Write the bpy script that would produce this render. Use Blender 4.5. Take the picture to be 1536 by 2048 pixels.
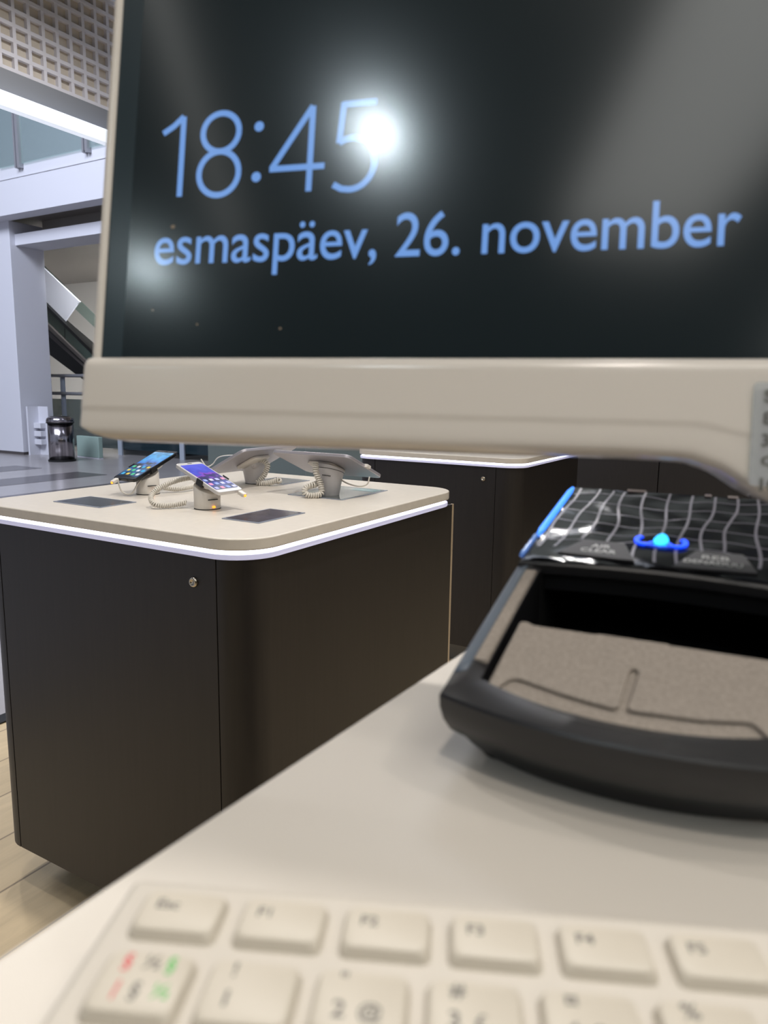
import bpy, bmesh, math, random
from mathutils import Vector, Matrix
R = math.radians
sc = bpy.context.scene
for o in list(bpy.data.objects): bpy.data.objects.remove(o)
COL = sc.collection
random.seed(4)

# ------------------------------------------------------------------ camera, world, lights, exposure
CAMZ = 1.15
def cam_matrix(pitch, roll):
    p, r = R(pitch), R(roll)
    fwd = Vector((0, math.cos(p), -math.sin(p))); right = Vector((1, 0, 0)); down = fwd.cross(right)
    r2 = right * math.cos(r) + down * math.sin(r); d2 = -right * math.sin(r) + down * math.cos(r)
    m = Matrix((r2, -d2, -fwd)).transposed().to_4x4()
    m.translation = (0, 0, CAMZ)
    return m
cd = bpy.data.cameras.new('camera'); cam = bpy.data.objects.new('camera', cd); COL.objects.link(cam)
cd.sensor_fit = 'VERTICAL'; cd.sensor_height = 36.0; cd.lens = 1463 / 2048 * 36
cd.clip_start = 0.01; cd.clip_end = 200
cam.matrix_world = cam_matrix(9.28, -0.813)
cd.dof.use_dof = True; cd.dof.focus_distance = 1.5; cd.dof.aperture_fstop = cd.lens / 1.8
sc.camera = cam
sc.view_settings.view_transform = 'Standard'; sc.view_settings.look = 'None'
sc.view_settings.gamma = 1; sc.view_settings.exposure = 0.26; sc.view_settings.use_curve_mapping = False
w = bpy.data.worlds.new('world'); sc.world = w; w.use_nodes = True
w.node_tree.nodes['Background'].inputs[0].default_value = (0.72, 0.80, 1.0, 1)
w.node_tree.nodes['Background'].inputs[1].default_value = 0.35

YAW = -30.25                                   # the shop's long direction, as seen from the desk
A = Vector((math.cos(R(YAW)), math.sin(R(YAW)), 0)); B = Vector((-A.y, A.x, 0))
def AB(a, b, z=0.0): return A * a + B * b + Vector((0, 0, z))

def area(name, loc, size, energy, color, target=None, shape='DISK', sy=None, spread=180):
    l = bpy.data.lights.new(name, 'AREA'); l.shape = shape; l.size = size
    if sy: l.size_y = sy
    l.energy = energy; l.color = color; l.spread = R(spread)
    o = bpy.data.objects.new(name, l); COL.objects.link(o); o.location = loc
    if target is not None:
        o.rotation_euler = (Vector(target) - Vector(loc)).to_track_quat('-Z', 'Y').to_euler()
    return o
WARM = (1.0, 0.92, 0.84); NEUT = (1.0, 0.96, 0.92); COOL = (0.80, 0.86, 1.0)
CEIL = 3.25
# big luminous panels of the mall hall (cool) beyond the shop front
area('hall_light', AB(-8.5, 1.0, 8.6), 7.0, 1500, COOL, AB(-9.5, 4.0, 0), 'RECTANGLE', 5.0)
area('hall_light', AB(-4.0, 9.0, 8.6), 6.0, 260, COOL, AB(-6, 8, 0), 'RECTANGLE', 4.0)
area('added_wall_fill', AB(-9.0, 11.0, 3.9), 5.5, 480, (0.93, 0.97, 1.0), AB(-14.5, 13.5, 1.6), 'RECTANGLE', 0.8, 64)  # unseen fill lamp added to brighten the wall behind the escalator
# shop downlights, two of them added as fill: (x, y, energy, colour, size)
DOWN = [(-1.424, -1.85, 9, (0.80, 0.93, 1.0), 0.13), (-3.385, -2.40, 10, (0.80, 0.95, 1.0), 0.16),
        (0.22, 1.05, 21, NEUT, 0.10), (0.10, -0.15, 3, WARM, 0.12), (-0.95, 1.15, 7, NEUT, 0.12),
        (-1.5, 2.6, 9, NEUT, 0.12), (1.6, 0.2, 6, WARM, 0.12), (1.9, 2.2, 6, WARM, 0.12),
        (-0.1, -0.8, 9, WARM, 0.14), (0.9, 3.6, 7, NEUT, 0.12), (-1.1, 3.3, 12, NEUT, 0.12)]  # first lamp here added to light the monitor chin, last to light the lattice
for (x, y, e, c, s) in DOWN:
    area('downlight', (x, y, CEIL - 0.035), s, e, c, (x, y, 0), spread=150)

# ------------------------------------------------------------------ materials
def srgb(r, g, b):
    f = lambda c: (c / 255) / 12.92 if c / 255 <= 0.04045 else ((c / 255 + 0.055) / 1.055) ** 2.4
    return (f(r), f(g), f(b), 1)
def mat(name, col, rough=0.5, metal=0.0, spec=0.5, emit=None, es=0.0, noise=None, bump=None, trans=0.0, alpha=1.0, coat=0.0):
    m = bpy.data.materials.new(name); m.use_nodes = True; nt = m.node_tree; p = nt.nodes['Principled BSDF']
    p.inputs['Base Color'].default_value = col; p.inputs['Roughness'].default_value = rough
    p.inputs['Metallic'].default_value = metal; p.inputs['Specular IOR Level'].default_value = spec
    p.inputs['Coat Weight'].default_value = coat; p.inputs['Coat Roughness'].default_value = 0.05
    if emit: p.inputs['Emission Color'].default_value = emit; p.inputs['Emission Strength'].default_value = es
    if trans: p.inputs['Transmission Weight'].default_value = trans
    if alpha < 1: p.inputs['Alpha'].default_value = alpha
    tc = nt.nodes.new('ShaderNodeTexCoord')
    if noise:                                    # (scale, amount, stretch)
        s, amt, st = noise
        mp = nt.nodes.new('ShaderNodeMapping'); mp.inputs['Scale'].default_value = st
        nz = nt.nodes.new('ShaderNodeTexNoise'); nz.inputs['Scale'].default_value = s; nz.inputs['Detail'].default_value = 6
        rp = nt.nodes.new('ShaderNodeValToRGB')
        d = tuple(max(0, c * (1 - amt)) for c in col[:3]) + (1,); l = tuple(min(1, c * (1 + amt)) for c in col[:3]) + (1,)
        rp.color_ramp.elements[0].color = d; rp.color_ramp.elements[1].color = l
        rp.color_ramp.elements[0].position = 0.3; rp.color_ramp.elements[1].position = 0.7
        nt.links.new(tc.outputs['Object'], mp.inputs[0]); nt.links.new(mp.outputs[0], nz.inputs[0])
        nt.links.new(nz.outputs[0], rp.inputs[0]); nt.links.new(rp.outputs[0], p.inputs['Base Color'])
    if bump:                                     # (scale, strength, distance)
        nz = nt.nodes.new('ShaderNodeTexNoise'); nz.inputs['Scale'].default_value = bump[0]; nz.inputs['Detail'].default_value = 4
        bp = nt.nodes.new('ShaderNodeBump'); bp.inputs['Strength'].default_value = bump[1]; bp.inputs['Distance'].default_value = bump[2]
        nt.links.new(tc.outputs['Object'], nz.inputs[0]); nt.links.new(nz.outputs[0], bp.inputs['Height'])
        nt.links.new(bp.outputs[0], p.inputs['Normal'])
    return m
M = {}
M['desk'] = mat('white_laminate', srgb(202, 195, 185), 0.38, bump=(900, 0.03, 0.0004))
M['slab'] = mat('mineral_countertop', srgb(210, 202, 190), 0.3, noise=(60, 0.03, (1, 1, 1)))
M['darkwood'] = mat('dark_stained_oak', srgb(32, 28, 26), 0.45, noise=(9, 0.16, (14, 14, 0.7)), bump=(120, 0.05, 0.0005))
M['seam'] = mat('black_gap', srgb(6, 6, 6), 0.8)
M['plinth'] = mat('grey_plinth', srgb(120, 120, 118), 0.5)
M['led'] = mat('led_diffuser', srgb(240, 240, 255), 0.5, emit=(0.86, 0.88, 1, 1), es=3.4)
M['lip'] = mat('acrylic_lip_glow', srgb(205, 205, 228), 0.3, emit=(0.70, 0.70, 1, 1), es=0.3)  # faint glow painted in for the strip's light on the lip
M['trimcream'] = mat('cream_edge', srgb(170, 152, 126), 0.35)
M['chrome'] = mat('chrome', srgb(168, 162, 166), 0.16, 1.0, noise=(9, 0.45, (3, 3, 0.05)))  # vertical streaks in the colour stand in for reflections
M['steel'] = mat('brushed_steel', srgb(158, 158, 164), 0.3, 0.4)
M['lockm'] = mat('lock_nickel', srgb(200, 190, 172), 0.25, 1.0)
M['white'] = mat('white_wall_paint', srgb(212, 212, 220), 0.6)
M['whiteplastic'] = mat('white_plastic', srgb(214, 208, 200), 0.35)
M['monitor'] = mat('glossy_ivory_plastic', srgb(216, 209, 200), 0.2, coat=0.0, bump=(300, 0.01, 0.0005))
M['blackpl'] = mat('black_satin_plastic', srgb(24, 24, 26), 0.38, bump=(2500, 0.05, 0.0002))
M['blackmat'] = mat('black_recess', srgb(5, 5, 6), 0.6)
M['gloss'] = mat('black_glossy_film', srgb(14, 14, 16), 0.08, spec=0.22, bump=(45, 0.12, 0.002), coat=0.0)
M['greyline'] = mat('printed_grey_line', srgb(98, 95, 104), 0.3)
M['cheekblue'] = mat('satin_blue_cast', srgb(88, 98, 110), 0.4)  # bluish cast of the blue light is put into this colour
M['felt'] = mat('speckled_taupe_coating', srgb(150, 140, 130), 0.85, noise=(900, 0.16, (1, 1, 1)), bump=(1600, 0.25, 0.0004))
M['cyanblue'] = mat('blue_led', (0.0, 0.10, 1, 1), 0.4, emit=(0.0, 0.05, 1, 1), es=1.0)
M['cyanblue2'] = mat('blue_light_guide', (0.05, 0.25, 1, 1), 0.3, emit=(0.05, 0.25, 1, 1), es=1.1)
M['bluecore'] = mat('blue_led_core', (0.0, 0.5, 1, 1), 0.4, emit=(0.0, 0.42, 1, 1), es=1.2)
M['label'] = mat('silver_print', srgb(170, 170, 168), 0.35)
M['keycap'] = mat('ivory_keycap', srgb(184, 176, 162), 0.5, bump=(1500, 0.05, 0.0002))
M['kbcase'] = mat('ivory_keyboard_case', srgb(186, 179, 168), 0.45)
M['lgrey'] = mat('legend_grey', srgb(92, 92, 88), 0.6)
M['lred'] = mat('legend_red', srgb(196, 60, 70), 0.6)
M['lgreen'] = mat('legend_green', srgb(70, 170, 80), 0.6)
M['orange'] = mat('orange_indicator', (1, 0.3, 0.02, 1), 0.4, emit=(1, 0.34, 0.03, 1), es=1.4)
M['phoneblack'] = mat('phone_black', srgb(14, 14, 18), 0.12)
M['phonesilver'] = mat('phone_silver', srgb(206, 202, 198), 0.25, 0.35)
M['tabback'] = mat('tablet_back', srgb(168, 164, 170), 0.32, 0.4)
M['cable'] = mat('white_cable', srgb(206, 200, 190), 0.45)
M['mount'] = mat('grey_white_mount', srgb(206, 203, 204), 0.4)
M['dark'] = mat('clamp_black', srgb(16, 15, 15), 0.4)
M['tile'] = mat('info_screen', srgb(52, 60, 72), 0.18)
M['tileframe'] = mat('info_frame', srgb(150, 156, 170), 0.3, 0.5)
M['teal'] = mat('teal_glass_edge', srgb(96, 140, 148), 0.15)
M['hallglass'] = mat('dark_shopfront_glass', srgb(28, 38, 46), 0.2)
M['greengrey'] = mat('green_grey_counter', srgb(92, 100, 96), 0.4)
M['palegreen'] = mat('pale_green_box', srgb(150, 172, 164), 0.6)
M['rubber'] = mat('black_rubber', srgb(10, 10, 10), 0.5)
M['beigewall'] = mat('stair_wall_paint', srgb(176, 170, 162), 0.7)
M['greywall'] = mat('grey_panel', srgb(138, 142, 150), 0.55)
M['lattice'] = mat('lattice_white', srgb(225, 225, 235), 0.6)
M['latticeback'] = mat('lattice_backing', srgb(208, 200, 188), 0.7)
M['ceil'] = mat('dark_ceiling', srgb(46, 48, 50), 0.8)
M['ceilglow'] = mat('ceiling_added_glow', srgb(200, 196, 188), 0.7, emit=(0.97, 0.98, 0.95, 1), es=2.0)  # glow added to pale ceiling so it shows in the screen
M['shopwall'] = mat('shop_wall_grey', srgb(92, 92, 92), 0.7)
M['downtrim'] = mat('downlight_trim', srgb(190, 190, 190), 0.4)
M['brown'] = mat('brown_band', srgb(120, 104, 84), 0.6)
M['upperwall'] = mat('upper_wall_cream', srgb(170, 172, 158), 0.6)

def glassmat(name, col, a):
    m = bpy.data.materials.new(name); m.use_nodes = True; nt = m.node_tree; nt.nodes.clear()
    out = nt.nodes.new('ShaderNodeOutputMaterial'); mx = nt.nodes.new('ShaderNodeMixShader'); tr = nt.nodes.new('ShaderNodeBsdfTransparent')
    gl = nt.nodes.new('ShaderNodeBsdfPrincipled'); gl.inputs['Base Color'].default_value = col; gl.inputs['Roughness'].default_value = 0.08
    tr.inputs[0].default_value = (0.93, 0.98, 0.96, 1); mx.inputs[0].default_value = a
    nt.links.new(tr.outputs[0], mx.inputs[1]); nt.links.new(gl.outputs[0], mx.inputs[2]); nt.links.new(mx.outputs[0], out.inputs[0])
    return m
M['glass'] = glassmat('balustrade_glass', srgb(150, 172, 176), 0.22)
M['glass2'] = glassmat('escalator_glass', srgb(78, 92, 86), 0.4)
M['sticker'] = glassmat('translucent_sticker', srgb(206, 205, 212), 0.4)

def panel_screen():                              # switched-on, nearly black display behind a faintly glossy surface
    m = mat('lcd_screen', srgb(13, 17, 19), 0.155, spec=0.75, emit=(0.35, 0.55, 0.62, 1), es=0.012)
    return m
M['lcd'] = panel_screen()
M['lcdborder'] = mat('screen_border', srgb(40, 52, 58), 0.22)  # teal tint stands in for a reflection on the black border
M['lcdtext'] = mat('lcd_text_blue', (0.01, 0.012, 0.015, 1), 0.155, spec=0.75, emit=(0.20, 0.42, 0.93, 1), es=0.62)

def phone_screen(name, cols, es):                # vivid wallpaper bands with small app tiles
    m = bpy.data.materials.new(name); m.use_nodes = True; nt = m.node_tree; p = nt.nodes['Principled BSDF']
    tc = nt.nodes.new('ShaderNodeTexCoord'); sp = nt.nodes.new('ShaderNodeSeparateXYZ')
    nz = nt.nodes.new('ShaderNodeTexNoise'); nz.inputs['Scale'].default_value = 40; nz.inputs['Detail'].default_value = 2
    ad = nt.nodes.new('ShaderNodeMath'); ad.operation = 'MULTIPLY_ADD'; ad.inputs[1].default_value = 0.9
    rp = nt.nodes.new('ShaderNodeValToRGB'); rp.color_ramp.interpolation = 'LINEAR'
    nt.links.new(tc.outputs['Generated'], sp.inputs[0]); nt.links.new(tc.outputs['Object'], nz.inputs[0])
    mn = nt.nodes.new('ShaderNodeMath'); mn.operation = 'MULTIPLY_ADD'; mn.inputs[1].default_value = 0.7; mn.inputs[2].default_value = -0.35
    nt.links.new(nz.outputs[0], mn.inputs[0]); nt.links.new(sp.outputs['Y'], ad.inputs[0]); nt.links.new(mn.outputs[0], ad.inputs[2])
    els = rp.color_ramp.elements
    for i, (pos, c) in enumerate(cols):
        e = els[i] if i < 2 else els.new(pos)
        e.position = pos; e.color = c
    nt.links.new(ad.outputs[0], rp.inputs[0]); nt.links.new(rp.outputs[0], p.inputs['Emission Color'])
    p.inputs['Emission Strength'].default_value = es; p.inputs['Base Color'].default_value = (0.01, 0.01, 0.02, 1); p.inputs['Roughness'].default_value = 0.1
    return m
M['scrA'] = phone_screen('phone_screen_blue', [(0, (0.0, 0.01, 0.02, 1)), (0.95, (0.25, 0.55, 0.9, 1)), (0.22, (0.01, 0.15, 0.4, 1)), (0.32, (0.005, 0.01, 0.02, 1)), (0.42, (0.02, 0.03, 0.04, 1)), (0.50, (0.03, 0.16, 0.6, 1)), (0.7, (0.06, 0.4, 0.8, 1)), (0.82, (0.05, 0.25, 0.5, 1))], 0.8)
M['scrB'] = phone_screen('phone_screen_violet', [(0, (0.01, 0.01, 0.05, 1)), (0.95, (0.12, 0.13, 0.75, 1)), (0.2, (0.03, 0.05, 0.4, 1)), (0.3, (0.01, 0.01, 0.06, 1)), (0.45, (0.05, 0.02, 0.2, 1)), (0.52, (0.30, 0.06, 0.6, 1)), (0.6, (0.06, 0.07, 0.6, 1)), (0.8, (0.10, 0.12, 0.8, 1))], 0.8)
M['scrT'] = phone_screen('tablet_screen', [(0, (0.02, 0.05, 0.2, 1)), (1, (0.2, 0.4, 0.8, 1))], 0.8)

def floor_wood():
    m = bpy.data.materials.new('pale_oak_floor'); m.use_nodes = True; nt = m.node_tree; p = nt.nodes['Principled BSDF']
    tc = nt.nodes.new('ShaderNodeTexCoord'); mp = nt.nodes.new('ShaderNodeMapping'); mp.inputs['Rotation'].default_value = (0, 0, R(90))
    br = nt.nodes.new('ShaderNodeTexBrick'); br.inputs['Color1'].default_value = srgb(214, 192, 156); br.inputs['Color2'].default_value = srgb(200, 178, 142)
    br.inputs['Mortar'].default_value = srgb(150, 132, 108); br.inputs['Mortar Size'].default_value = 0.003; br.inputs['Scale'].default_value = 1
    br.inputs['Brick Width'].default_value = 1.3; br.inputs['Row Height'].default_value = 0.19
    nz = nt.nodes.new('ShaderNodeTexNoise'); nz.inputs['Scale'].default_value = 5; nz.inputs['Detail'].default_value = 8; nz.inputs['Distortion'].default_value = 1.2
    mp2 = nt.nodes.new('ShaderNodeMapping'); mp2.inputs['Scale'].default_value = (6, 1, 1)
    mx = nt.nodes.new('ShaderNodeMix'); mx.data_type = 'RGBA'; mx.blend_type = 'MULTIPLY'; mx.inputs[0].default_value = 0.35
    nt.links.new(tc.outputs['Object'], mp.inputs[0]); nt.links.new(mp.outputs[0], br.inputs[0]); nt.links.new(tc.outputs['Object'], mp2.inputs[0])
    nt.links.new(mp2.outputs[0], nz.inputs[0]); nt.links.new(br.outputs[0], mx.inputs[6]); nt.links.new(nz.outputs[0], mx.inputs[7])
    nt.links.new(mx.outputs[2], p.inputs['Base Color']); p.inputs['Roughness'].default_value = 0.45
    return m
M['wood'] = floor_wood()
M['halltile'] = mat('grey_hall_tile', srgb(150, 146, 146), 0.22, noise=(3, 0.04, (1, 1, 1)))
M['halldark'] = mat('dark_hall_tile', srgb(82, 78, 80), 0.25)

# ------------------------------------------------------------------ mesh helpers
def link(name, me, m, parent=None, loc=None, smooth=False):
    o = bpy.data.objects.new(name, me); COL.objects.link(o)
    for mm in (m if isinstance(m, (list, tuple)) else [m]): me.materials.append(mm)
    if parent: o.parent = parent
    if loc: o.location = loc
    if smooth:
        for p in me.polygons: p.use_smooth = True
    return o
def bm_obj(name, bm, m, parent=None, loc=None, smooth=False, bevel=0, seg=3, angle=35):
    bmesh.ops.recalc_face_normals(bm, faces=bm.faces)
    me = bpy.data.meshes.new(name); bm.to_mesh(me); bm.free()
    o = link(name, me, m, parent, loc, smooth)
    if bevel:
        md = o.modifiers.new('bevel', 'BEVEL'); md.width = bevel; md.segments = seg; md.limit_method = 'ANGLE'; md.angle_limit = R(angle)
        for p in me.polygons: p.use_smooth = True
        md.harden_normals = True
    return o
def tag(o, label, cat, group=None, kind=None):
    if label: o['label'] = label
    if cat: o['category'] = cat
    if group: o['group'] = group
    if kind: o['kind'] = kind
    return o
def thing(name, loc, rz, label, cat, group=None):
    o = bpy.data.objects.new(name, None); COL.objects.link(o); o.empty_display_size = 0.05
    o.location = loc; o.rotation_euler = (0, 0, R(rz)); return tag(o, label, cat, group)
def box(bm, x0, x1, y0, y1, z0, z1):
    v = [bm.verts.new((x, y, z)) for z in (z0, z1) for (x, y) in ((x0, y0), (x1, y0), (x1, y1), (x0, y1))]
    for f in ((3, 2, 1, 0), (4, 5, 6, 7), (0, 1, 5, 4), (1, 2, 6, 5), (2, 3, 7, 6), (3, 0, 4, 7)): bm.faces.new([v[i] for i in f])
def prism(bm, pts, z0, z1, f=None):
    """extrude an xy outline between z0 and z1 (f maps (x,y,z) to another frame)"""
    f = f or (lambda x, y, z: (x, y, z))
    a = [bm.verts.new(f(x, y, z0)) for x, y in pts]; b = [bm.verts.new(f(x, y, z1)) for x, y in pts]
    n = len(pts)
    bm.faces.new(a[::-1]); bm.faces.new(b)
    for i in range(n): bm.faces.new((a[i], a[(i + 1) % n], b[(i + 1) % n], b[i]))
def rrect(x0, x1, y0, y1, r, n=8):
    p = []
    for cx, cy, s in ((x1 - r, y0 + r, -90), (x1 - r, y1 - r, 0), (x0 + r, y1 - r, 90), (x0 + r, y0 + r, 180)):
        for i in range(n + 1):
            t = R(s + 90 * i / n); p.append((cx + r * math.cos(t), cy + r * math.sin(t)))
    return p
def loft(bm, rings, cap0=True, cap1=True, close=True):
    vs = [[bm.verts.new(p) for p in r] for r in rings]
    for a, b in zip(vs, vs[1:]):
        n = len(a)
        for i in range(n if close else n - 1): bm.faces.new((a[i], a[(i + 1) % n], b[(i + 1) % n], b[i]))
    if cap0: bm.faces.new(vs[0][::-1])
    if cap1: bm.faces.new(vs[-1])
    return vs
def lathe(bm, prof, n=40, c=(0, 0)):
    rings = [[(c[0] + r * math.cos(2 * math.pi * i / n), c[1] + r * math.sin(2 * math.pi * i / n), z) for i in range(n)] for r, z in prof]
    loft(bm, rings)
def frames(pts):
    out = []; up = Vector((0, 0, 1))
    for i, p in enumerate(pts):
        t = (pts[min(i + 1, len(pts) - 1)] - pts[max(i - 1, 0)]).normalized()
        if abs(t.dot(up)) > 0.99: up = Vector((1, 0, 0))
        s = t.cross(up).normalized(); u = s.cross(t).normalized(); up = u
        out.append((p, s, u))
    return out
def tube(bm, pts, r, n=10):
    pts = [Vector(p) for p in pts]
    rings = []
    for i, (p, s, u) in enumerate(frames(pts)):
        rr = r[i] if isinstance(r, (list, tuple)) else r
        rings.append([p + s * rr * math.cos(2 * math.pi * k / n) + u * rr * math.sin(2 * math.pi * k / n) for k in range(n)])
    loft(bm, rings)
def spline(ctrl, n=12):
    c = [Vector(p) for p in ctrl]; c = [c[0] * 2 - c[1]] + c + [c[-1] * 2 - c[-2]]; out = []
    for i in range(1, len(c) - 2):
        for k in range(n):
            t = k / n
            out.append(0.5 * ((2 * c[i]) + (c[i + 1] - c[i - 1]) * t + (2 * c[i - 1] - 5 * c[i] + 4 * c[i + 1] - c[i + 2]) * t * t + (3 * c[i] - c[i - 1] - 3 * c[i + 1] + c[i + 2]) * t ** 3))
    out.append(c[-2]); return out
def coil(bm, ctrl, R0, r, pitch):
    base = spline(ctrl, 40); L = [0]
    for a, b in zip(base, base[1:]): L.append(L[-1] + (b - a).length)
    tot = L[-1]; turns = tot / pitch; N = int(turns * 10); fr = frames(base); pts = []
    j = 0
    for i in range(N + 1):
        d = tot * i / N
        while j < len(L) - 2 and L[j + 1] < d: j += 1
        t = (d - L[j]) / max(1e-9, L[j + 1] - L[j]); p = fr[j][0].lerp(fr[j + 1][0], t); s, u = fr[j][1], fr[j][2]
        th = 2 * math.pi * turns * i / N; pts.append(p + s * R0 * math.cos(th) + u * R0 * math.sin(th))
    tube(bm, pts, r, 6)
def text_mesh(name, body, size, m, parent, to, extrude=0.0001, fit=None, offset=0.0, align='LEFT'):
    """flat lettering; to(x,y,z)->local point; fit=(width,height) of the whole string"""
    cu = bpy.data.curves.new('t', 'FONT'); cu.body = body; cu.size = 1; cu.extrude = 0; cu.offset = offset; cu.align_x = align
    o = bpy.data.objects.new('t', cu); COL.objects.link(o)
    dg = bpy.context.evaluated_depsgraph_get(); dg.update()
    me = bpy.data.meshes.new_from_object(o.evaluated_get(dg)); bpy.data.objects.remove(o)
    xs = [v.co.x for v in me.vertices] or [0, 1]; ys = [v.co.y for v in me.vertices] or [0, 1]
    x0, x1, y0, y1 = min(xs), max(xs), min(ys), max(ys)
    bm = bmesh.new(); bm.from_mesh(me); bpy.data.meshes.remove(me)
    r = bmesh.ops.extrude_face_region(bm, geom=bm.faces[:])
    for v in [g for g in r['geom'] if isinstance(g, bmesh.types.BMVert)]: v.co.z = 1
    for v in bm.verts:
        if fit: X = (v.co.x - x0) / (x1 - x0) * fit[0]; Yy = (v.co.y - (y0 if len(fit) < 3 else 0)) / ((y1 - y0) if len(fit) < 3 else (y1)) * fit[1]
        else: X, Yy = v.co.x * size, v.co.y * size
        v.co = Vector(to(X, Yy, v.co.z * extrude))
    for f_ in bm.faces: f_.smooth = False
    bmesh.ops.recalc_face_normals(bm, faces=bm.faces)
    me = bpy.data.meshes.new(name); bm.to_mesh(me); bm.free()
    return link(name, me, m, parent)
def ribbon(bm, pts, wd, th, to):
    """flat stroke with round ends along a 2-D polyline"""
    P = [Vector((p[0], p[1])) for p in pts]; L = []; Rr = []
    for i, p in enumerate(P):
        a = P[max(i - 1, 0)]; b = P[min(i + 1, len(P) - 1)]; t = (b - a).normalized(); n = Vector((-t.y, t.x)) * wd / 2
        if 0 < i < len(P) - 1:
            t1 = (P[i] - P[i - 1]).normalized(); t2 = (P[i + 1] - P[i]).normalized(); c = max(0.35, math.sqrt(max(0, (1 + t1.dot(t2)) / 2))); n = n / c
        L.append(p + n); Rr.append(p - n)
    lo = [[bm.verts.new(to(q.x, q.y, z)) for q in L + Rr[::-1]] for z in (0, th)]
    n = len(P)
    for k in range(n - 1):
        i, j = k, k + 1; ii, jj = 2 * n - 1 - k, 2 * n - 2 - k
        bm.faces.new((lo[1][i], lo[1][j], lo[1][jj], lo[1][ii]))
        bm.faces.new((lo[0][i], lo[0][ii], lo[0][jj], lo[0][j]))
        bm.faces.new((lo[0][i], lo[0][j], lo[1][j], lo[1][i])); bm.faces.new((lo[0][jj], lo[0][ii], lo[1][ii], lo[1][jj]))
def arc(cx, cy, rx, ry, a0, a1, n=32):
    return [(cx + rx * math.cos(R(a0 + (a1 - a0) * i / n)), cy + ry * math.sin(R(a0 + (a1 - a0) * i / n))) for i in range(n + 1)]
def frame_ab(): # an object whose local x,y are the shop's a,b
    return R(YAW)
def struct(name, bm, m, smooth=False, bevel=0):
    o = bm_obj(name, bm, m, smooth=smooth, bevel=bevel); o.rotation_euler = (0, 0, R(YAW)); o['kind'] = 'structure'; return o

# ------------------------------------------------------------------ the setting
AF = -3.5                                         # plane of the bulkhead over the shop front
b = bmesh.new(); box(b, -2.36, 7, -6, 6.0, -0.05, 0); struct('floor', b, M['wood'])
b = bmesh.new(); box(b, -26, -2.36, -6, 22, -0.06, 0); box(b, -2.36, 7, 6.0, 22, -0.06, 0); struct('floor_hall', b, M['halltile'])
b = bmesh.new()
for k in range(6):
    a = -8.8 - 1.4 * (k - 1); box(b, a, a + 0.62, -4, 6.6, 0.0005, 0.002)
for k in range(5):
    a = -8.8 - 1.4 * (k - 1); box(b, a, a + 0.62, 9.5, 20, 0.0005, 0.002)
struct('trim_1', b, M['halldark'])
b = bmesh.new(); box(b, -2.39, -2.33, -4, 5.5, 0.0, 0.006); struct('trim_2', b, M['rubber'])
# ceiling of the shop: dark, a pale field made to glow, an added fill panel, a slim channel
b = bmesh.new(); box(b, AF, 7, -6, 3.02, CEIL, CEIL + 0.1); struct('ceiling', b, M['ceil'])
b = bmesh.new(); box(b, 0.65, 1.35, -2.9, 2.9, CEIL - 0.012, CEIL - 0.001); box(b, 2.4, 3.4, -4.0, 2.9, CEIL - 0.012, CEIL - 0.001); struct('ceiling_panel_and_fill', b, M['ceilglow'])  # first is the pale field, second is added to light the monitor chin
b = bmesh.new(); box(b, -1.13, -1.07, -3.5, 0.4, CEIL - 0.03, CEIL - 0.001); struct('trim_3', b, M['ceilglow'])
b = bmesh.new(); box(b, AF, 7, -6.1, -6.0, 0, CEIL); struct('wall_rear', b, M['shopwall'])
b = bmesh.new(); box(b, 7, 7.1, -6, 9, 0, CEIL); struct('wall_right', b, M['shopwall'])
# downlight fittings, drawn for the added fill lamps too
for i, (x, y, e, c, s) in enumerate(DOWN):
    b = bmesh.new(); n = 32; rings = []
    for rr, z in ((s / 2 + 0.004, CEIL - 0.030), (s / 2 + 0.004, CEIL - 0.036), (s / 2 + 0.022, CEIL - 0.034), (s / 2 + 0.022, CEIL - 0.001), (s / 2 + 0.004, CEIL - 0.001)):
        rings.append([(x + rr * math.cos(2 * math.pi * k / n), y + rr * math.sin(2 * math.pi * k / n), z) for k in range(n)])
    rings.append(rings[0]); loft(b, rings, False, False)
    o = bm_obj('trim_%d' % (i + 10), b, M['downtrim'], smooth=True); o['kind'] = 'structure'

# bulkhead: recessed lattice, plain fascia, luminous bar
ks = -AF / 4.2
zk = lambda z: CAMZ + (z - CAMZ) * ks
b0, b1 = -3.0, 3.72 * ks
pz, pb = 0.0825 * ks, 0.0955 * ks
zbot, ztop = zk(2.962), zk(2.962) + pz * 8.0
b = bmesh.new()
bar = 0.021 * ks
k = 0
bb = 2.888 * ks
nb0 = -14; nb1 = 8
for k in range(0, 9):                             # horizontal bars
    z = zbot + pz * k; box(b, AF - 0.024, AF, b0, b1, z - bar / 2, z + bar / 2)
yb = bb - pb * 40
while yb < b1:
    if yb > b0: box(b, AF - 0.024, AF - 0.001, yb - bar / 2, yb + bar / 2, zbot, ztop)
    yb += pb
struct('wall_lattice', b, M['lattice'])
b = bmesh.new(); box(b, AF - 0.06, AF - 0.024, b0, b1, zbot - 0.02, ztop + 0.03); struct('wall_lattice_back', b, M['latticeback'])
b = bmesh.new(); box(b, AF - 0.06, AF + 0.002, b0, b1, zk(2.80), zbot - bar / 2); box(b, AF - 0.05, AF + 0.01, b0, b1, zk(2.80), zk(2.815))
struct('wall_bulkhead', b, M['greywall'])
t = thing('linear_light', AB(AF, 1.0, zk(2.76)), YAW, 'long white luminous linear light along the lower edge of the lattice bulkhead, top left', 'ceiling light')
M['linlight'] = mat('linear_light_diffuser', srgb(240, 245, 255), 0.5, emit=(0.80, 0.88, 1, 1), es=0.5)
b = bmesh.new(); box(b, 0.012, 0.06, b0 - 1.0, 3.495 * ks - 1.0, -0.042 * ks * 1, 0.045 * ks); bm_obj('diffuser', b, M['linlight'], t, bevel=0.006)
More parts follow.
